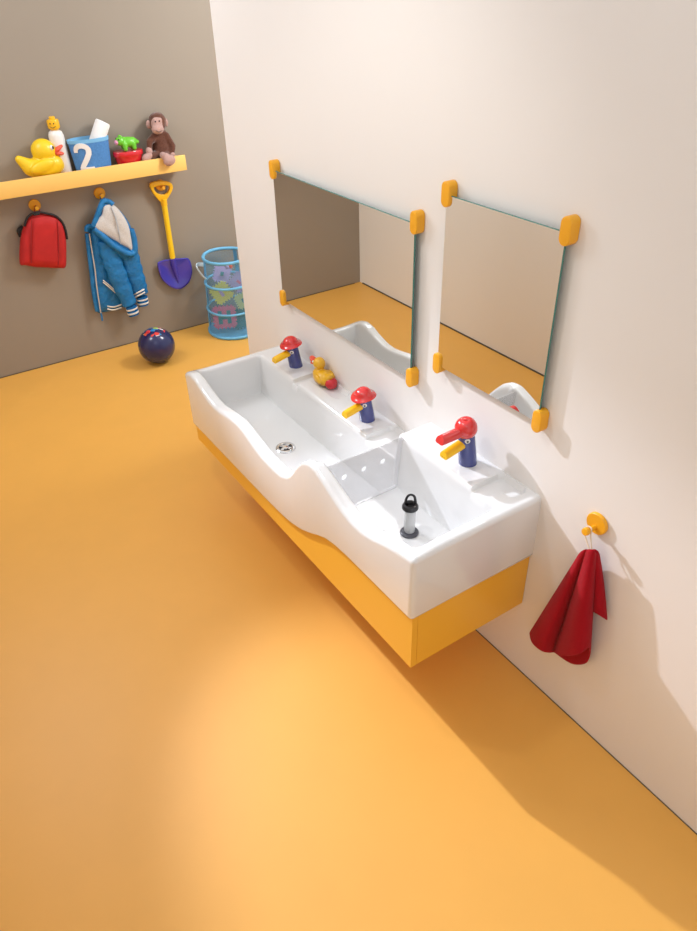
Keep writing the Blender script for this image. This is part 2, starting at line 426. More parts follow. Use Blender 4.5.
# dam between the two bowls
x = .936
T = basis((x, 0, 0), (0, -1, 0), (0, 0, 1))     # local x = outwards from the wall, y = up
def rpoly(x0, x1, y0, y1, r0):
    pts = []
    for cx, cy, a0 in ((x1-r0, y1-r0, 0), (x0+r0, y1-r0, PI/2), (x0+r0, y0+r0, PI), (x1-r0, y0+r0, 1.5*PI)):
        pts += [(cx+r0*math.cos(a0+k*PI/12), cy+r0*math.sin(a0+k*PI/12)) for k in range(7)]
    return pts
dam = thing('overflow_panel', 'clear acrylic dam with three round holes standing between the two bowls', 'panel', (x, -.24, .480))
holed('acrylic_sheet', [rpoly(.117, .379, .482, .654, .006)] + [circ(yy, .598, .0095) for yy in (.324, .257, .191)], .005, T, DAM, dam)

# standpipe plug in the raised bowl
px_, py_ = 1.122, -.234; zb = ZFR-.0015
PL = thing('standpipe_plug', 'clear tube plug with black top ring and handle standing in the raised bowl', 'plug', (px_, py_, zb))
T = Matrix.Translation((px_, py_, zb))
obj('base_flange', lathe(B(), [(0, 0), (.0245, 0), (.0260, .002), (.0255, .005), (.021, .008), (.016, .0085), (0, .0085)], T), DARKPL, PL)
obj('clear_tube', lathe(B(), [(.0145, .0085), (.0158, .012), (.0158, .086), (.0130, .086), (.0130, .009)], T), TUBE, PL)
obj('top_ring', lathe(B(), [(.013, .084), (.019, .085), (.0225, .089), (.0225, .095), (.019, .101), (.0145, .1025), (.011, .099), (.010, .092), (0, .090)], T), BLACKPL, PL)
vd = Vector((RT[0], RT[1], 0)).normalized()     # the bail stands side-on to the room
bm = B(); tube(bm, spline([Vector((px_, py_, zb+.099))+vd*a+Vector((0, 0, c)) for a, c in ((-.0135, 0), (-.0120, .018), (-.006, .031), (.002, .034), (.010, .028), (.0135, .013), (.0140, 0))], 6), .0024, 10, flat=(1.5, .8, vd))
obj('bail_handle', bm, BLACKPL, PL)

# ------------------------------------------------------------------ taps (bird with a beak spout)
def eye_parts(parent, c, d):
    T = axis_T(c, d)
    e = obj('eye', lathe(B(), [(0, .0030), (.0045, .0025), (.0072, .0006), (.0078, -.0022)], T, 20), EYEW, parent)
    obj('pupil', lathe(B(), [(0, .0042), (.0026, .0037), (.0038, .0020)], T, 16), EYEB, e)
def spout(bm, root, tip, w, hgt):
    """half-round beak: curved on top, flat below, open lip at the tip"""
    root, tip = Vector(root), Vector(tip); d = (tip-root).normalized(); sd = d.cross(Vector((0, 0, 1))).normalized(); u = sd.cross(d)
    rings = []
    for t, sc in ((0, 1.), (.55, 1.), (.85, .98), (1, .94)):
        c = root.lerp(tip, t)
        prof = [(w*math.cos(q), hgt*math.sin(q)) for q in np.linspace(0, PI, 13)] + [(-w*.93, -hgt*.28), (-w*.6, -hgt*.40), (w*.6, -hgt*.40), (w*.93, -hgt*.28)]
        lean = -.012*hgt if t < 1 else 0
        rings.append([bm.verts.new(c + sd*a*sc + u*b*sc + d*(-(.35*b) if t == 1 else 0)) for a, b in prof])
    n = len(rings[0])
    for a, b in zip(rings, rings[1:]):
        for i in range(n): bm.faces.new((a[i], a[(i+1) % n], b[(i+1) % n], b[i]))
    bm.faces.new(rings[0][::-1]); bm.faces.new(rings[-1])
    return bm
def make_tap(loc, label, kind):
    t = thing('bird_tap', label, 'tap', loc, 'bird-shaped taps on the washbasin'); x, y, z = loc
    top = .0965 if kind == 'hat' else .112
    T = Matrix.Translation(loc)
    obj('tap_body', lathe(B(), [(0, -.004), (.0250, -.004), (.0252, .0015), (.0250, .004), (.0225, top-.004), (.021, top), (0, top)], T, 40), BLUEGLAZE, t)
    zz = .071 if kind == 'hat' else .077
    b = obj('beak_spout', spout(B(), (x, y-.015, z+zz-(.009 if kind == 'hat' else .004)), (x, y-.0815, z+zz-(.013 if kind == 'hat' else .009)), .0150, .0150), BEAKY, t); b['label'] = 'yellow beak spout'
    obj('outlet', box(B(), (x, y-.0800, z+zz-(.0155 if kind == 'hat' else .0115)), (.017, .004, .004), .001), DARKHOLE, b)
    for s in (1, -1):
        a = s*.98; dv = Vector((math.sin(a), -math.cos(a), .0)); eye_parts(t, Vector(loc)+dv*(.0222 if kind == 'hat' else .0226)+Vector((0, 0, zz+(-.0005 if kind == 'hat' else .0140))), dv)
    if kind == 'hat':
        bm = B(); lathe(bm, [(0, .0935), (.022, .0935), (.033, .0920), (.0400, .0910), (.0415, .0928), (.0400, .0953), (.033, .0980), (.0285, .1010), (.0270, .1055), (.0245, .1112), (.020, .1165), (.013, .1200), (.006, .1207), (0, .1197)], T, 48)
        for v in bm.verts:      # the brim waves up and down a little
            q = v.co-Vector(loc); r = math.hypot(q.x, q.y); a = math.atan2(q.y, q.x); v.co.z += .0028*max(0, (r-.026)/.018)*math.sin(2*a+1.9)
        hat = obj('hat', bm, REDGLAZE, t, angle=60); hat['label'] = 'round red hat'
    else:
        bm = B(); lathe(bm, [(0, .100), (.0235, .100), (.0268, .103), (.0298, .111), (.0305, .119), (.0290, .129), (.0245, .138), (.0175, .1445), (.0105, .1470), (.0085, .1462), (.0055, .1462), (.0045, .1485), (0, .149)], T, 48)
        obj('cap', bm, REDGLAZE, t, angle=50)['label'] = 'ball-shaped red cap'
        obj('lever', spout(B(), (x, y-.018, z+.114), (x, y-.090, z+.123), .0160, .0165), REDGLAZE, t)['label'] = 'red visor-shaped lever'
    t.rotation_euler.x = math.radians(9 if kind == 'hat' else 8.5)     # the birds lean forward over the bowl
    return t
tap_a = make_tap((.197, -.052, ZLT), 'red-hatted blue bird tap at the far end of the deep bowl', 'hat')
tap_b = copy_tree(tap_a); tap_b.location = (.665, -.055, ZLT); tap_b['label'] = 'red-hatted blue bird tap between the small rubber duck and the raised bowl'
make_tap((1.137, -.050, ZRT), 'blue bird tap with a red ball cap and lever over the raised bowl', 'lever')

# small duck holding a ball, in the soap dish
q = gp(322.2, 378.8, 2, ZLT+.016)+Vector((-.010, .011, 0)); q.z = ZLT-.014
DK = thing('rubber_duck', 'small yellow rubber duck hugging a red ball on the washbasin ledge', 'toy duck', q)
bm = B(); ell(bm, q+Vector((0, 0, .028)), (.047, .033, .028)); ell(bm, q+Vector((-.026, 0, .034)), (.024, .025, .024)); ell(bm, q+Vector((-.024, 0, .074)), (.0225, .0225, .0225)); ell(bm, q+Vector((-.025, 0, .052)), (.017, .017, .016))
limb(bm, q+Vector((.030, 0, .036)), q+Vector((.056, .002, .062)), .018, .007)
for s in (1, -1): ell(bm, q+Vector((.008, s*.029, .034)), (.024, .007, .013), (0, .3, 0))
blob('duck_body', bm, SDUCK, DK, .0025, 5)
bm = B(); ell(bm, q+Vector((-.057, -.004, .077)), (.018, .013, .006), (0, .5, 0), 16); ell(bm, q+Vector((-.055, -.004, .066)), (.016, .012, .0055), (0, -.3, 0), 16)
obj('beak', bm, DUCKBEAK, DK, angle=180)
for s in (1, -1):
    e = obj('eye', ell(B(), q+Vector((-.039, s*.0155, .079)), .0045, seg=14), EYEW, DK); obj('pupil', ell(B(), q+Vector((-.0418, s*.0172, .0797)), .0027, seg=12), EYEB, e)
bp = gp(331.2, 383.2, 2, q.z+.0225)
obj('ball', ell(B(), bp, .0225, seg=28), POTRED, DK)['label'] = 'glossy red ball'

# ------------------------------------------------------------------ mirrors with clips
def clip_mesh():
    bm = B(); T = basis((0, 0, 0), (1, 0, 0), (0, 0, 1))   # local z = -y, outwards from the wall
    prism(bm, stadium(.029, .060), T, .0285, .0025); return bm
clip0 = None
def make_mirror(x0, x1, z0, z1, label):
    global clip0
    t = thing('wall_mirror', label, 'mirror', ((x0+x1)/2, 0, z0), 'frameless mirrors above the washbasin')
    bm = box(B(), ((x0+x1)/2, -.0190, (z0+z1)/2), (x1-x0, .006, z1-z0), .0008, 1)
    for f in bm.faces:
        f.material_index = 0 if f.normal.y < -.99 else 1
    bm.normal_update()
    for f in bm.faces: f.material_index = 0 if abs(f.normal.y) > .99 and f.calc_center_median().y < -.0205 else 1
    obj('mirror_glass', bm, [MIRROR, GLASSEDGE], t, angle=20)
    for cx, cz in ((x0+.001, z1+.002), (x1+.001, z1+.004), (x0+.001, z0+.007), (x1+.001, z0+.006)):
        if clip0 is None: c = clip0 = obj('clip', clip_mesh(), YPLAST, t, local=True); c['label'] = 'orange-yellow plastic clip'
        else: c = clip0.copy(); COL.objects.link(c); c.parent = t
        c.location = Vector((cx, -.0004, cz))-t.location
make_mirror(.078, .839, .769, 1.220, 'wide low frameless mirror above the deep bowl, reflecting the grey wall')
make_mirror(.957, 1.330, .864, 1.316, 'narrow tall frameless mirror with yellow clips above the raised bowl')

# ------------------------------------------------------------------ hooks
def make_hook(loc, d, label):
    """round disc with a peg; local +x points out of the wall"""
    t = thing('wall_hook', label, 'hook', loc, 'round yellow wall hooks')
    T = axis_T((0, 0, 0), (1, 0, 0))
    obj('hook_disc', lathe(B(), [(0, .0005), (.027, .0005), (.0285, .002), (.0285, .008), (.0265, .0105), (0, .0105)], T, 40), YPLAST, t, local=True)
    T2 = axis_T((.009, 0, -.009), (1, 0, .08))
    obj('hook_peg', lathe(B(), [(0, 0), (.0060, 0), (.0055, .022), (.0065, .026), (.0095, .029), (.0100, .034), (.0085, .039), (0, .040)], T2, 24), YPLAST, t, local=True)
    return t
hk = make_hook((0, 0, 0), None, 'round yellow hook on the white wall holding the red towel'); hk.location = (1.536, 0, .684); hk.rotation_euler.z = -PI/2
hooks = {}
for n, (px, py, lab) in {'bag': (35, 205.5, 'round yellow hook carrying the red backpack'), 'jacket': (100, 193.5, 'round yellow hook carrying the blue jacket'), 'shovel': (161, 185.5, 'round yellow hook holding the toy shovel handle')}.items():
    h_ = copy_tree(hk); p = gp(px, py, 0, XG+.012); h_.location = (XG, p.y, p.z); h_.rotation_euler.z = 0; h_['label'] = lab; hooks[n] = h_.location.copy()

# ------------------------------------------------------------------ red towel on its loop
TW = thing('hand_towel', 'folded dark red terry towel hanging by a cord loop', 'towel', (1.556, -.04, .44))
yb = -.012
def tp(px, py, y): return gp(px, py, 1, y)
def sheet(bm, tops, bots, n=22, sag=.10, m=5):
    """cloth strip between a gathered top line and a bottom line, smooth across its pleats"""
    T_, B_ = spline(tops, m), spline(bots, m); rows = []
    for k in range(n+1):
        t = k/n; row = []
        for a, b in zip(T_, B_):
            p = a.lerp(b, t); yy = a.y + (b.y-a.y)*(1-(1-t)**2.2)
            row.append(bm.verts.new((p.x, yy, p.z)))
        rows.append(row)
    for a, b in zip(rows, rows[1:]):
        for i in range(len(a)-1): bm.faces.new((a[i], a[i+1], b[i+1], b[i]))
bm = B()
front_b = [(529.5, 633, -.028), (532, 643, -.055), (541, 651, -.062), (549, 653, -.044), (553.5, 652.5, -.028), (559, 655, -.052), (569, 656, -.070), (580, 654, -.066), (588.5, 648, -.045), (589.5, 655, -.024), (586, 663.5, -.020), (573, 664.5, -.016), (560, 657, -.014), (545, 645, -.013)]
front_t = [(580, 554, -.030), (581, 552, -.040), (583, 550, -.046), (585.5, 549, -.046), (586.5, 549, -.040), (588, 549, -.046), (591, 549, -.050), (594, 550, -.048), (595.5, 552, -.040), (595, 552, -.030), (593, 551, -.026), (590, 550, -.024), (587, 550, -.022), (584, 552, -.020)]
sheet(bm, [tp(*p) for p in front_t], [tp(*p) for p in front_b])
flap_b = [(590, 610, -.030), (597, 614, -.034), (603, 618, -.024), (607, 620.5, -.012)]
flap_t = [(590, 550, -.036), (594, 549, -.040), (597, 550, -.034), (598.5, 553, -.024)]
sheet(bm, [tp(*p) for p in flap_t], [tp(*p) for p in flap_b])
tw = obj('towel_cloth', bm, TERRY, TW, angle=180, recalc=False)
so = tw.modifiers.new('thick', 'SOLIDIFY'); so.thickness = .0055; so.offset = 0
sb = tw.modifiers.new('round', 'SUBSURF'); sb.levels = 1; sb.render_levels = 1
pk = Vector((1.536, -.030, .6765)); g0 = tp(590.5, 549.5, -.043); g0.y = -.043
obj('hanging_loop', tube(B(), spline([g0+Vector((-.002, 0, -.004)), Vector((pk.x-.0085, -.034, pk.z-.012)), Vector((pk.x-.006, -.031, pk.z+.0055)), Vector((pk.x, -.030, pk.z+.0085)), Vector((pk.x+.006, -.031, pk.z+.0055)), Vector((pk.x+.010, -.034, pk.z-.012)), g0+Vector((.003, .002, -.004))], 6), .0018, 8), CORD, TW)

# ------------------------------------------------------------------ shelf on the grey wall
ZS = .962
SH = thing('wall_shelf', 'long yellow wall shelf with a raised front lip holding toys', 'shelf', (XG, -.6, .911))
ys0, ys1 = -1.50, .284
obj('shelf_board', box(B(), (XG+.053, (ys0+ys1)/2, (ZS+.911)/2), (.105, ys1-ys0, ZS-.911), .001), YSHELF, SH)
obj('front_lip', box(B(), (XG+.113, (ys0+ys1)/2, .948), (.0148, ys1-ys0, .074), .0015), YSHELF, SH)

def gx_(px, py, d): return gp(px, py, 0, XG+d)
# big duck
q = gx_(44.5, 178, .058); q.z = ZS
BD = thing('rubber_duck', 'large yellow rubber duck with a red beak beside the white soap bottle', 'toy duck', q)
bm = B()
ell(bm, q+Vector((0, .010, .052)), (.052, .098, .050)); ell(bm, q+Vector((0, .055, .060)), (.046, .050, .046)); ell(bm, q+Vector((0, .026, .122)), (.050, .056, .053))
ell(bm, q+Vector((0, .022, .095)), (.036, .040, .03)); limb(bm, q+Vector((0, -.050, .056)), q+Vector((0, -.092, .098)), .040, .018)
for s in (1, -1): ell(bm, q+Vector((s*.044, -.004, .062)), (.016, .060, .026), (.25, 0, 0))
blob('duck_body', bm, DUCKY, BD, .004, 6)
bm = B(); ell(bm, q+Vector((.008, .092, .124)), (.026, .030, .010), (.5, 0, 0), 18); ell(bm, q+Vector((.008, .090, .103)), (.024, .027, .010), (-.15, 0, 0), 18); ell(bm, q+Vector((.006, .074, .113)), (.022, .014, .015), None, 16)
blob('beak', bm, DUCKBEAK, BD, .003, 4)
for s in (1, -1):
    e = obj('eye', ell(B(), q+Vector((s*.038, .058, .136)), (.009, .009, .012), seg=16), EYEW, BD); obj('pupil', ell(B(), q+Vector((s*.0435, .063, .137)), (.0055, .0055, .0075), seg=12), EYEB, e)
# bottle with a yellow head-shaped cap
q = gx_(65, 173, .036); q.z = ZS
BT = thing('soap_bottle', 'slim white bottle with a yellow head-shaped cap behind the large duck', 'bottle', q)
T = Matrix.Translation(q)
obj('bottle_body', lathe(B(), [(0, 0), (.034, 0), (.036, .003), (.036, .150), (.035, .176), (.030, .192), (.020, .199), (.012, .200), (0, .200)], T, 36), BOTTLE, BT)
cp = obj('bottle_cap', lathe(B(), [(0, .200), (.018, .200), (.020, .204), (.026, .208), (.0275, .214), (.0275, .238), (.025, .245), (.014, .247), (.014, .256), (.012, .258), (0, .258)], T, 32), CAPY, BT); cp['label'] = 'yellow round cap with a face'
bm = B()
for a in (-.75, -.15): dv = Vector((math.cos(a), math.sin(a), 0)); ell(bm, q+dv*.0275+Vector((0, 0, .231)), .0032, seg=10)
pts = [q+Vector((math.cos(a), math.sin(a), 0))*.0277+Vector((0, 0, .219-.006*math.cos((a+.45)/.5*PI/2))) for a in np.linspace(-.95, .05, 9)]
tube(bm, pts, .0013, 6); obj('face_print', bm, INK, cp)
# felt bucket with a 2
q = gx_(94.3, 169, .058); q.z = ZS
BK = thing('felt_bucket', 'blue felt bucket marked with a white 2 in the middle of the shelf', 'bucket', q)
r0, r1_, hb = .086, .099, .152
T = Matrix.Translation(q) @ Matrix.Diagonal((.52, 1, 1, 1))
def zl(z): return r0+(r1_-r0)*z/hb
obj('bucket_wall', lathe(B(), [(0, 0), (r0, 0), (zl(.05), .05), (zl(.1), .1), (zl(.146), .146), (zl(.146)-.009, .146), (zl(.05)-.009, .05), (r0-.009, .006), (0, .006)], T, 56), FELTBLUE, BK)
obj('bucket_rim', lathe(B(), [(zl(.14)-.011, .136), (zl(.14)+.002, .136), (zl(.152)+.002, .152), (zl(.152)-.011, .152), (zl(.14)-.011, .136)], T, 56), FELTRIM, BK)
def on_bucket(u, v):        # u metres round from the camera-facing line, v height
    r = zl(v)+.0016; th = -.56+u/r*1.15; return q+Vector((.52*r*math.cos(th)+.0006, r*math.sin(th), v))
def ribbon(bm, path, w, fn, lift):
    P2 = [Vector(p) for p in path]; rowsA = []
    for i, p in enumerate(P2):
        d = (P2[min(i+1, len(P2)-1)]-P2[max(i-1, 0)]).normalized(); n = Vector((-d.y, d.x))
        rowsA.append([p+n*w/2, p-n*w/2])
    top = [[bm.verts.new(fn(*a)+Vector((lift, -lift*.3, 0))) for a in r] for r in rowsA]; bot = [[bm.verts.new(fn(*a)) for a in r] for r in rowsA]
    for i in range(len(P2)-1):
        bm.faces.new((top[i][0], top[i][1], top[i+1][1], top[i+1][0])); bm.faces.new((bot[i][1], bot[i][0], bot[i+1][0], bot[i+1][1]))
        for s in (0, 1): bm.faces.new((top[i][s], top[i+1][s], bot[i+1][s], bot[i][s]))
    for i in (0, -1): bm.faces.new((top[i][0], top[i][1], bot[i][1], bot[i][0]))
arc = [(-.032, .098)] + [(-.002+.030*math.cos(a), .104+.024*math.sin(a)) for a in np.linspace(PI*.98, -.15, 14)]
pth = arc + [(.026, .090), (.016, .072), (.002, .052), (-.012, .034), (-.019, .022)]
bm = B(); ribbon(bm, pth, .023, on_bucket, .0022); ribbon(bm, [(-.029+.006*k, .0215) for k in range(12)], .016, on_bucket, .0026)
obj('numeral', bm, FELTW, BK, angle=30)['label'] = 'white felt numeral 2'
# towel roll and odds and ends in the bucket
a_, b_ = q+Vector((-.002, -.002, .058)), q+Vector((.006, .088, .214)); d = (b_-a_).normalized(); ln = (b_-a_).length
TRL = thing('towel_roll', 'white rolled towel sticking out of the blue bucket', 'towel', a_)
T = axis_T(a_, d); bm = B(); lathe(bm, [(0, 0), (.033, 0), (.035, .004), (.035, ln-.006), (.032, ln), (.027, ln+.001), (.026, ln-.004), (.020, ln-.004), (.019, ln), (.012, ln), (.011, ln-.004), (0, ln-.004)], T, 36)
obj('towel_roll', bm, TOWELW, TRL)
for k, (dx, dy, lab) in enumerate(((-.012, -.070, 'grey sponge block nearest the bottle inside the blue bucket'), (-.006, -.040, 'grey sponge block beside the rolled towel inside the blue bucket'))):
    c = q+Vector((dx, dy, .088)); o = thing('sponge', lab, 'sponge', c+Vector((0, 0, -.05)), 'grey sponges in the blue bucket')
    obj('sponge_block', box(B(), c, (.034, .026, .098), .004), GREYST, o); obj('sponge_face', box(B(), c+Vector((0, 0, .051)), (.030, .022, .004), .001), FELTW, o)
# red tub with a green animal on its lid
q = gx_(129.5, 161, .062); q.z = ZS
RP = thing('round_tub', 'round red plastic tub with lid between the bucket and the plush monkey', 'tub', q)
T = Matrix.Translation(q) @ Matrix.Diagonal((.62, 1, 1, 1))
obj('tub_body', lathe(B(), [(0, 0), (.060, 0), (.062, .003), (.069, .046), (.070, .048), (0, .048)], T, 48), POTRED, RP)
obj('tub_lid', lathe(B(), [(0, .0482), (.073, .0482), (.076, .051), (.076, .068), (.073, .072), (.0, .0725)], T, 48), POTRED, RP)
qq = q+Vector((.010, .006, .0725))
DN = thing('toy_dinosaur', 'small green toy dinosaur standing on the red tub', 'toy', qq)
bm = B(); ell(bm, qq+Vector((0, .004, .038)), (.024, .038, .024)); ell(bm, qq+Vector((.002, -.038, .047)), (.022, .025, .021)); limb(bm, qq+Vector((0, .026, .042)), qq+Vector((0, .048, .034)), .018, .010)
for sx in (1, -1):
    for yy in (-.022, .024): limb(bm, qq+Vector((sx*.014, yy, .030)), qq+Vector((sx*.016, yy, .011)), .013, .011, 4)
ell(bm, qq+Vector((.012, -.034, .066)), (.006, .008, .010)); ell(bm, qq+Vector((-.010, -.034, .066)), (.006, .008, .010))
for k in range(4): ell(bm, qq+Vector((0, -.016+k*.014, .060-.002*k)), (.004, .006, .007))
blob('dinosaur_body', bm, GREEN, DN, .003, 3)
obj('snout', ell(B(), qq+Vector((.008, -.060, .045)), (.014, .009, .011), seg=16), PINK, DN)
for s in (1, -1): obj('eye', ell(B(), qq+Vector((.017*s+.002, -.050, .058)), .0045, seg=10), EYEB, DN)
# plush monkey sitting on the shelf end, one foot over the lip
q = Vector((XG+.052, .185, ZS))
MK = thing('plush_monkey', 'brown plush monkey with pale face and feet sitting at the shelf end', 'plush toy', q)
Hd = gx_(157.3, 123.5, .060); To = gx_(161, 146, .052); Sh = gx_(159, 134, .055)
bm = B()
ell(bm, Hd, (.040, .043, .046)); ell(bm, Hd+Vector((-.004, .004, .012)), (.040, .044, .040)); ell(bm, Sh+Vector((-.004, .004, 0)), (.028, .036, .034))
ell(bm, To+Vector((-.004, .002, -.006)), (.038, .048, .052)); ell(bm, (To+Sh)/2, (.032, .041, .040))
ell(bm, q+Vector((-.004, .000, .034)), (.038, .052, .036))
al = [gx_(155, 136.5, .062), gx_(149.5, 141.5, .074), gx_(149.3, 148, .080)]
ar = [gx_(166, 136, .064), gx_(172.5, 146, .072), gx_(172, 153, .078)]
for c in (al, ar): limb(bm, c[0], c[1], .020, .017); limb(bm, c[1], c[2], .017, .014)
ll = [q+Vector((.010, -.020, .028)), gx_(151, 155.5, .088)]; lr = [q+Vector((.012, .020, .028)), gx_(166, 156, .095)]
for c in (ll, lr): limb(bm, c[0], c[1], .024, .019)
blob('plush_body', bm, FUR, MK, .0045, 4)
bm = B(); ell(bm, Hd+Vector((.026, -.012, .002)), (.022, .030, .032)); ell(bm, Hd+Vector((.036, -.016, -.020)), (.024, .032, .024)); ell(bm, Hd+Vector((.030, -.020, .020)), (.014, .014, .012)); ell(bm, Hd+Vector((.034, .002, .020)), (.012, .014, .012))
fc = blob('face', bm, PLUSHPINK, MK, .004, 4); fc['label'] = 'pale pink plush face'
for yy in (-.020, .000): obj('eye', ell(B(), Hd+Vector((.0445, yy-.004, .017)), .0038, seg=10), EYEB, fc)
obj('mouth', tube(B(), spline([Hd+Vector((.0565, -.034, -.022)), Hd+Vector((.0615, -.018, -.029)), Hd+Vector((.058, -.001, -.024))], 5), .0013, 6), INK, fc)
for s in (1, -1): obj('ear', ell(B(), Hd+Vector((-.002, .045*s, .000)), (.010, .014, .020), seg=18), PLUSHPINK, MK)
bm = B(); ell(bm, gx_(149.2, 151.5, .086), (.016, .018, .022)); blob('hand', bm, PLUSHPINK, MK, .004, 3)
bm = B(); ell(bm, gx_(172.5, 155.0, .082), (.015, .015, .018)); blob('hand', bm, PLUSHPINK, MK, .004, 3)
fl = gx_(146.5, 158.0, .093); fl.z = max(fl.z, ZS+.020); bm = B(); ell(bm, fl, (.020, .026, .020), (.3, 0, 0)); ell(bm, fl+Vector((0, .018, .010)), (.017, .018, .016)); blob('foot', bm, PLUSHPINK, MK, .004, 3)
bm = B(); f2 = gx_(169.5, 160.5, .142); ell(bm, f2, (.018, .034, .026), (.25, 0, 0)); ell(bm, f2+Vector((-.012, -.012, .020)), (.020, .022, .016)); limb(bm, gx_(163, 155.5, .110), f2, .018, .020); blob('foot', bm, PLUSHPINK, MK, .004, 3)

# ------------------------------------------------------------------ backpack
hb_ = hooks['bag']; s_ = 931/110.
def bagp(cx, cy, d): return gx_(cx/s_, 180+cy/s_, d)
BG = thing('backpack', 'small red backpack hanging from the first hook under the shelf', 'backpack', (XG, hb_.y, hb_.z-.3))
ol = [(168, 708), (166, 560), (176, 480), (196, 400), (225, 330), (270, 292), (330, 280), (400, 290), (465, 306), (520, 350), (548, 420), (560, 510), (562, 620), (556, 735), (500, 746), (400, 742), (300, 738), (215, 722)]
oo = spline([bagp(a, b, .045) for a, b in ol], 4, True); cc = bagp(365, 520, .045)
obj('bag_body', puff(B(), oo, cc, .040, .040, (1, 0, 0), 9, flatness=4), BAGRED, BG, angle=60)
pl_ = [(268, 700), (262, 560), (266, 430), (280, 350), (330, 318), (400, 312), (460, 326), (490, 380), (494, 560), (496, 716), (380, 722)]
obj('front_pocket', puff(B(), spline([bagp(a, b, .079) for a, b in pl_], 4, True), bagp(378, 530, .079), .014, .010, (1, 0, 0), 7, flatness=4), BAGRED, BG, angle=60)
for a in ((270, 335, 262, 500, 266, 705), (488, 345, 496, 520, 494, 715)):
    obj('piping', tube(B(), spline([bagp(a[0], a[1], .088), bagp(a[2], a[3], .088), bagp(a[4], a[5], .087)], 6), .0022, 8), BAGDARK, BG)
obj('zipper', tube(B(), spline([bagp(a, b, .062) for a, b in ((205, 390), (232, 318), (280, 284), (335, 275), (400, 285), (468, 303), (525, 355), (556, 430), (568, 500))], 5), .0055, 8), BLACKFAB, BG)
obj('zip_puller', box(B(), bagp(310, 290, .080), (.006, .030, .010), .002), BLACKFAB, BG)
obj('shoulder_strap', tube(B(), spline([bagp(178, 480, .020), bagp(158, 440, .022), bagp(170, 410, .020), bagp(192, 395, .018)], 6), .011, 10, flat=(1, .45)), BLACKFAB, BG)
obj('haul_loop', tube(B(), spline([bagp(300, 292, .030), Vector((XG+.028, hb_.y-.010, hb_.z-.018)), Vector((XG+.026, hb_.y, hb_.z+.0015)), Vector((XG+.028, hb_.y+.010, hb_.z-.018)), bagp(350, 286, .030)], 6), .0026, 8), BAGDARK, BG)

# ------------------------------------------------------------------ jacket
hj = hooks['jacket']; sj = 517/75.
def jp(cx, cy, d): return gx_(80+cx/sj, 190+cy/sj, d)
JK = thing('hooded_jacket', "child's blue hooded jacket with striped cuffs hanging from the second hook", 'jacket', (XG, hj.y, hj.z-.6))
ol = [(62, 285), (70, 440), (85, 600), (100, 720), (118, 838), (160, 842), (215, 832), (290, 812), (310, 700), (330, 560), (345, 450), (340, 330), (250, 200), (190, 110), (130, 130), (95, 220)]
obj('jacket_body', puff(B(), spline([jp(a, b, .022) for a, b in ol], 5, True), jp(205, 520, .022), .032, .014, (1, 0, 0), 10, .0035, 95, 3), JBLUE, JK, angle=75)
# open front edge with zip
obj('front_placket', tube(B(), spline([jp(a, b, .040) for a, b in ((52, 300), (66, 430), (84, 580), (100, 720), (122, 835))], 6), .014, 10, flat=(.55, 1, (1, 0, 0))), JBLUE, JK, angle=70)
obj('zipper', tube(B(), spline([jp(a, b, .054) for a, b in ((64, 300), (84, 430), (103, 545), (116, 670), (144, 850))], 6), .0034, 8), ZIPM, JK)
obj('zip_puller', tube(B(), spline([jp(144, 848, .055), jp(150, 875, .054), jp(154, 900, .052)], 3), .005, 8), JBLUE, JK)
obj('collar', tube(B(), spline([jp(a, b, .040) for a, b in ((48, 285), (50, 258), (70, 250), (92, 262), (108, 285))], 5), .013, 10), JBLUE, JK)
# sleeves as tapering tubes with gathered cuffs
def sleeve(path, rad, cuff_from, cuff_to, d):
    pts = spline([jp(*p) for p in path], 6); n = len(pts); R = list(np.interp(np.linspace(0, 1, n), np.linspace(0, 1, len(rad)), rad))
    R = [r*(1+.06*math.sin(i*1.9)) for i, r in enumerate(R)]
    s = obj('sleeve', tube(B(), pts, R, 18, flat=(.5, 1, (1, 0, 0))), JBLUE, JK, angle=80)
    a, b = jp(*cuff_from), jp(*cuff_to)
    cu = obj('cuff', tube(B(), [a.lerp(b, t) for t in (0, .15, .5, .85, 1)], [.030, .0315, .031, .030, .0285], 18, flat=(.66, 1, (1, 0, 0))), JBLUED, s, angle=80)
    for t in (.30, .72): obj('cuff_stripe', tube(B(), [a.lerp(b, t-.10), a.lerp(b, t-.05), a.lerp(b, t+.05), a.lerp(b, t+.10)], [.0312, .0332, .0326, .0300], 18, flat=(.66, 1, (1, 0, 0))), STRIPE, s, angle=80)
sleeve([(330, 400, .046), (358, 520, .048), (395, 640, .050), (420, 720, .050)], [.050, .052, .049, .042], (426, 735, .050), (438, 795, .050), 0)
sleeve([(175, 350, .056), (215, 470, .066), (272, 620, .072), (345, 790, .074)], [.040, .050, .050, .038], (352, 800, .076), (372, 862, .076), 1)
for k, (p, r) in enumerate((((372, 722, .054, 442, 684, .070), .0042), ((374, 742, .054, 446, 705, .070), .0042))):
    obj('sleeve_stripe', tube(B(), spline([jp(*p[:3]), jp((p[0]+p[3])/2, (p[1]+p[4])/2, .083), jp(*p[3:])], 5), r, 8), STRIPE, JK)
# pocket welt and hem stripes
for dy in (0, 14): obj('pocket_stripe', tube(B(), spline([jp(160, 622+dy, .062), jp(200, 655+dy, .064), jp(244, 694+dy, .066)], 4), .0030, 8), STRIPE, JK)
for dy in (0, 20): obj('hem_stripe', tube(B(), spline([jp(188, 800+dy, .044), jp(232, 806+dy, .048), jp(286, 790+dy, .048)], 5), .0042, 8), STRIPE, JK)
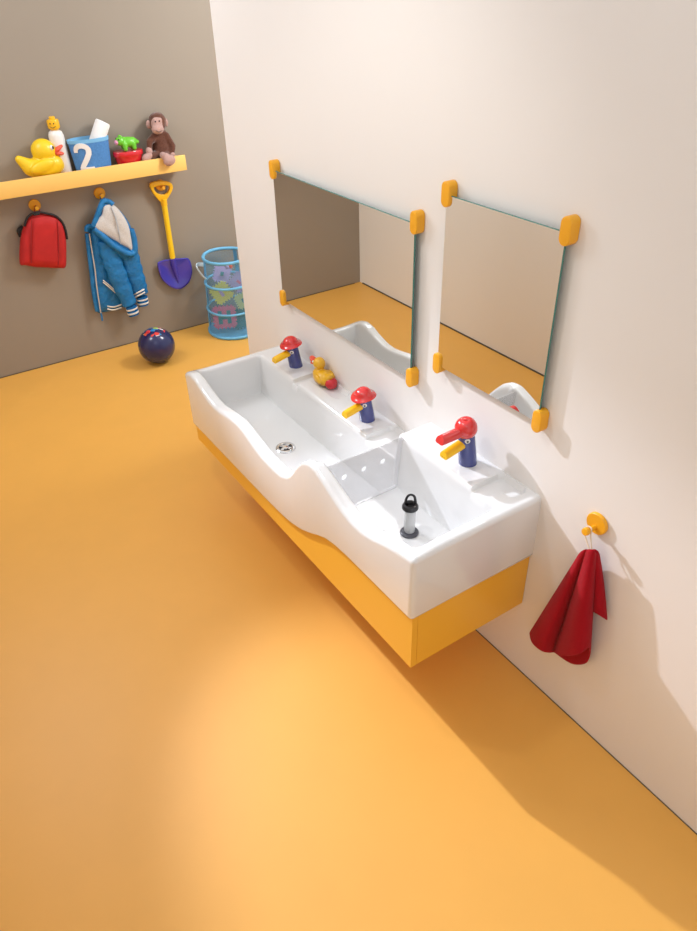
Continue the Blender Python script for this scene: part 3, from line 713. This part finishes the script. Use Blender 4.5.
# hood: lining opening, back roll and deep lower rim
hd = [(150, 66), (190, 62), (228, 98), (292, 160), (345, 240), (372, 330), (388, 418), (350, 470), (312, 488), (262, 462), (215, 425), (150, 345), (92, 262), (100, 200), (130, 120)]
obj('hood', puff(B(), spline([jp(a, b, .064) for a, b in hd], 5, True), jp(235, 280, .064), .030, .030, (1, 0, 0), 9, .002, 90, 2.5), JBLUE, JK, angle=75)
ln_ = [(168, 112), (232, 104), (292, 168), (332, 240), (350, 320), (360, 412), (325, 398), (276, 372), (190, 320), (102, 262), (118, 205), (150, 172)]
hl = obj('hood_lining', puff(B(), spline([jp(a, b, .088) for a, b in ln_], 5, True), jp(240, 270, .088), .016, .012, (1, 0, 0), 8, .002, 70, 2.5), LINING, JK, angle=75); hl['label'] = 'light grey hood lining'
obj('lining_seam', tube(B(), spline([jp(215, 118, .100), jp(248, 200, .110), jp(268, 290, .110), jp(280, 372, .096)], 6), .0030, 8), GREYST, JK)
obj('hood_rim', tube(B(), spline([jp(a, b, d) for a, b, d in ((96, 266, .082), (150, 302, .092), (210, 352, .100), (270, 392, .104), (330, 424, .100), (375, 425, .088), (372, 340, .080), (350, 262, .078))], 6), [.010]+[.020]*40+[.008]*2, 12) if False else tube(B(), spline([jp(a, b, d) for a, b, d in ((96, 268, .082), (150, 312, .090), (210, 366, .096), (270, 408, .098), (330, 438, .094), (374, 425, .084), (372, 345, .078), (350, 270, .076))], 6), .017, 12), JBLUE, JK, angle=75)
obj('hood_fold', tube(B(), spline([jp(92, 250, .080), jp(116, 185, .084), jp(140, 118, .084), jp(160, 78, .076), jp(200, 80, .080), jp(228, 102, .088)], 6), .013, 12), JBLUE, JK, angle=75)
obj('hanging_loop', tube(B(), spline([jp(150, 72, .060), Vector((XG+.030, hj.y-.008, hj.z-.018)), Vector((XG+.028, hj.y, hj.z+.0005)), Vector((XG+.030, hj.y+.008, hj.z-.018)), jp(185, 72, .060)], 6), .0026, 8), JBLUED, JK)

# ------------------------------------------------------------------ toy shovel
hs = hooks['shovel']; ss = 751/140.
def sp(cx, cy, d): return gx_(70+cx/ss, 180+cy/ss, d)
SV = thing('toy_shovel', 'yellow-handled toy shovel with a blue blade hanging from the third hook', 'toy shovel', (XG, hs.y, hs.z-.4))
dS = .030
O = sp(490, 60, dS); ax_y = (sp(545, 410, dS)-O).normalized()*-1; ax_x = Vector((1, 0, 0)).cross(ax_y)*-1
if ax_x.y < 0: ax_x = -ax_x
def loc2(cx, cy): v = sp(cx, cy, dS)-O; return (v.dot(ax_x), v.dot(ax_y))
T = basis(O, ax_x, ax_y)
outer = spline([(*loc2(a, b), 0) for a, b in ((430, 22), (470, 8), (525, 10), (546, 30), (540, 60), (520, 95), (508, 122), (496, 124), (470, 100), (442, 62))], 5, True)
inner = spline([(*loc2(a, b), 0) for a, b in ((446, 38), (485, 24), (528, 28), (533, 48), (519, 74), (490, 80), (458, 66))], 5, True)
holed('grip', [[(p.x, p.y) for p in outer], [(p.x, p.y) for p in inner]], .016, T, SHYH, SV, .0022)
obj('shaft', tube(B(), [sp(502, 112, dS), sp(508, 150, dS), sp(530, 290, dS), sp(552, 430, dS)], [.0165, .0155, .0150, .0160], 20), SHY, SV)
obj('ferrule', tube(B(), [sp(499, 100, dS), sp(506, 135, dS)], [.019, .0175], 18), SHYH, SV)
bl = [(470, 452), (490, 434), (540, 424), (600, 420), (636, 422), (653, 462), (654, 505), (640, 545), (614, 573), (585, 586), (553, 580), (516, 556), (488, 520)]
bo = spline([sp(a, b, .030) for a, b in bl], 5, True); cc = sp(565, 495, .030)
bm = B(); rings = []
for k in range(9):
    t = k/9; rings.append([bm.verts.new(p.lerp(cc, t)+Vector((-.016*(1-(1-t)**2), 0, 0))) for p in bo])
tipv = bm.verts.new(cc+Vector((-.016, 0, 0))); n = len(bo)
for a, b in zip(rings, rings[1:]):
    for i in range(n): bm.faces.new((a[i], a[(i+1) % n], b[(i+1) % n], b[i]))
for i in range(n): bm.faces.new((rings[-1][i], rings[-1][(i+1) % n], tipv))
bl_ = obj('blade', bm, SHB, SV, angle=60); bl_['label'] = 'glossy blue scoop blade'
so = bl_.modifiers.new('thick', 'SOLIDIFY'); so.thickness = .004; so.offset = 0
obj('blade_socket', tube(B(), [sp(550, 418, dS), sp(556, 450, dS-.003), sp(570, 500, dS-.006), sp(582, 550, dS-.006)], [.0185, .017, .012, .004], 14), SHB, SV)

# ------------------------------------------------------------------ ball on the floor
tag(obj('play_ball', ell(B(), (-1.258, -.118, .098), .098, seg=64), BALL, at=(-1.258, -.118, .098), angle=180), 'dark blue play ball with small coloured marks on the orange floor', 'ball')

# ------------------------------------------------------------------ pop-up basket with foam tiles
bc = Vector((-1.395, .42, 0)); rb = .158; Hb = .446
BS = thing('mesh_basket', 'light blue pop-up mesh basket half hidden behind the white wall edge', 'basket', bc)
obj('basket_base', lathe(B(), [(0, .001), (rb, .001), (rb+.003, .006), (rb, .012), (0, .010)], Matrix.Translation(bc), 64), NETRIM, BS)
bm = B()
rz = lambda z: rb-.022*z/Hb
lathe(bm, [(rz(z)-.002, z) for z in np.linspace(.012, Hb, 24)], Matrix.Translation(bc), 64); obj('mesh_wall', bm, NET, BS, recalc=False)
for z, r in ((.012, .0085), (.150, .0065), (.302, .0075), (Hb, .0090)):
    bm = B(); tube(bm, [bc+Vector((rz(z)*math.cos(a), rz(z)*math.sin(a), z+.003*math.sin(2*a+.6))) for a in np.linspace(0, 2*PI, 64, endpoint=False)], r, 10, closed=True); obj('hoop', bm, NETRIM, BS)
vd = Vector((.917, -.398, 0)); sd = Vector((.398, .917, 0))
for th in (.62, 2.8, -1.9, 4.9):
    dv = vd*math.cos(th)+sd*math.sin(th); obj('side_tape', tube(B(), [bc+dv*(rz(z)+.0005)+Vector((0, 0, z)) for z in np.linspace(.012, Hb, 8)], .011, 8, flat=(.12, 1, dv)), NETRIM, BS)
dv = vd*math.cos(-1.42)+sd*math.sin(-1.42); dn = dv.cross(Vector((0, 0, 1)))
obj('carry_handle', tube(B(), spline([bc+dv*(rb-.022)+Vector((0, 0, .402))+dn*.03, bc+dv*(rb+.004)+Vector((0, 0, .408))+dn*.03, bc+dv*(rb+.020)+Vector((0, 0, .408))+dn*.01, bc+dv*(rb+.018)+Vector((0, 0, .396))-dn*.01, bc+dv*(rb-.002)+Vector((0, 0, .358))-dn*.02, bc+dv*(rb-.018)+Vector((0, 0, .338))-dn*.02], 6), .012, 10, flat=(.35, 1, dn)), HANDLEW, BS)
def jig(w, hgt, n=5, t=.008):
    """square foam tile outline with jigsaw teeth"""
    pts = []
    def edge(p0, p1):
        d = Vector(p1)-Vector(p0); ln = d.length; u = d/ln; nn = Vector((u.y, -u.x)); s = ln/(2*n+1)
        pts.append(tuple(p0))
        for k in range(n):
            a, b = s*(2*k+1), s*(2*k+2)
            for q in (Vector(p0)+u*a, Vector(p0)+u*a+nn*t, Vector(p0)+u*b+nn*t, Vector(p0)+u*b): pts.append((q.x, q.y))
    c = [(-w/2, -hgt/2), (w/2, -hgt/2), (w/2, hgt/2), (-w/2, hgt/2)]
    for i in range(4): edge(c[i], c[(i+1) % 4])
    return pts
Hpoly = [(-.5, -.5), (-.19, -.5), (-.19, -.15), (.19, -.15), (.19, -.5), (.5, -.5), (.5, .5), (.19, .5), (.19, .15), (-.19, .15), (-.19, .5), (-.5, .5)]
Ipoly = [(-.3, -.5), (.3, -.5), (.3, .5), (-.3, .5)]
def tile(lat, z, dep, w, roll, tilt, m, mi, glyph, gw, gh, label):
    o = bc+sd*lat+vd*dep+Vector((0, 0, z))
    up = (Vector((0, 0, 1))*math.cos(tilt)-vd*math.sin(tilt)); u = sd*math.cos(roll)+up*math.sin(roll); v = up*math.cos(roll)-sd*math.sin(roll)
    t = thing('foam_tile', label, 'foam tile', o, 'foam puzzle tiles in the mesh basket')
    T = basis(o, u, v); obj('tile_foam', prism(B(), jig(w, w), T, .010), m, t, angle=20)
    if glyph: obj('inlay', prism(B(), [(a*gw, b*gh) for a, b in glyph], T @ Matrix.Translation((0, 0, .0085)), .003), mi, t, angle=20)
tile(-.058, .112, .068, .122, .0, .10, FOAMP, FOAMT, Hpoly, .074, .078, 'pink foam tile with a dark letter H low in the basket')
tile(-.058, .255, .058, .098, .50, .15, FOAMY, FOAML, Ipoly, .030, .042, 'yellow foam tile tilted above the pink letter H tile')
tile(-.042, .348, .012, .086, -.30, .35, FOAML, FOAMT, Ipoly, .030, .024, 'lilac foam tile with dark inlay above the yellow tile')
tile(.046, .300, .030, .086, .75, .25, FOAML, FOAMP, Ipoly, .024, .026, 'tilted lilac foam tile next to the white wall edge')
tile(.060, .200, .060, .076, .35, .10, FOAMC, FOAMT, Ipoly, .026, .026, 'pale green foam tile next to the white wall edge')
tile(.045, .080, .030, .110, .10, .10, FOAMT, None, None, 0, 0, 'dark teal foam tile behind the pink letter H tile')
q = bc+vd*.050+sd*.008+Vector((0, 0, .398))
tk = thing('toy_block', 'tiny orange-red and lilac toy on top of the foam tiles', 'toy', q)
obj('toy_ball', ell(B(), q+Vector((0, .004, 0)), .011, seg=16), ORANGE, tk); obj('toy_base', ell(B(), q-sd*.016, (.012, .012, .012), seg=16), FOAML, tk)

# ------------------------------------------------------------------ light
W = bpy.data.worlds.new('soft_studio'); S.world = W; W.use_nodes = True
bg = W.node_tree.nodes['Background']; bg.inputs['Color'].default_value = (.975, .99, 1.015, 1); bg.inputs['Strength'].default_value = .90
def look(o, target): o.rotation_euler = (Vector(target)-o.location).to_track_quat('-Z', 'Y').to_euler()
def spot(name, loc, target, power, angle, blend, size, col=(1, .95, .88)):
    l = bpy.data.lights.new(name, 'SPOT'); l.energy = power; l.spot_size = math.radians(angle); l.spot_blend = blend; l.shadow_soft_size = size; l.color = col
    o = bpy.data.objects.new(name, l); COL.objects.link(o); o.location = loc; look(o, target); return o
def area(name, loc, target, power, sx, sy, col=(1, .97, .93)):
    l = bpy.data.lights.new(name, 'AREA'); l.shape = 'RECTANGLE'; l.size = sx; l.size_y = sy; l.energy = power; l.color = col
    o = bpy.data.objects.new(name, l); COL.objects.link(o); o.location = loc; look(o, target); return o
spot('key_spotlight', (-2.46, -1.446, 3.02), (2.04, -.31, .0), 770, 20, .6, .05, (.95, 1, 1.14))
spot('basin_spotlight', (.80, -.90, 2.15), (.62, .0, .80), 17, 90, .8, .05, (1, .985, .97))
area('corner_softbox', (-.9, -1.25, 2.3), (-.15, 0, 1.35), 15, .6, .6, (.98, .99, 1.04))
area('front_fill', (2.3, -1.3, 2.5), (1.2, -.4, .4), .8, .7, .7, (.97, .99, 1)).data.spread = math.radians(110)  # unseen fill, added to lift the basin and the cabinet side
area('side_softbox', (-.30, 1.25, 2.1), (-1.585, .36, .95), 12.5, .5, .5, (1, .99, .98)).data.spread = math.radians(115)
area('overhead_fill', (.3, .5, 3.2), (.0, -1.5, .6), 3, 2.4, 1.0, (1, .98, .96)).data.spread = math.radians(110)  # unseen fill, added to brighten the wall reflected in the mirrors
S.view_settings.view_transform = 'Standard'; S.view_settings.look = 'None'; S.view_settings.gamma = 1; S.view_settings.exposure = 0; S.view_settings.use_curve_mapping = False
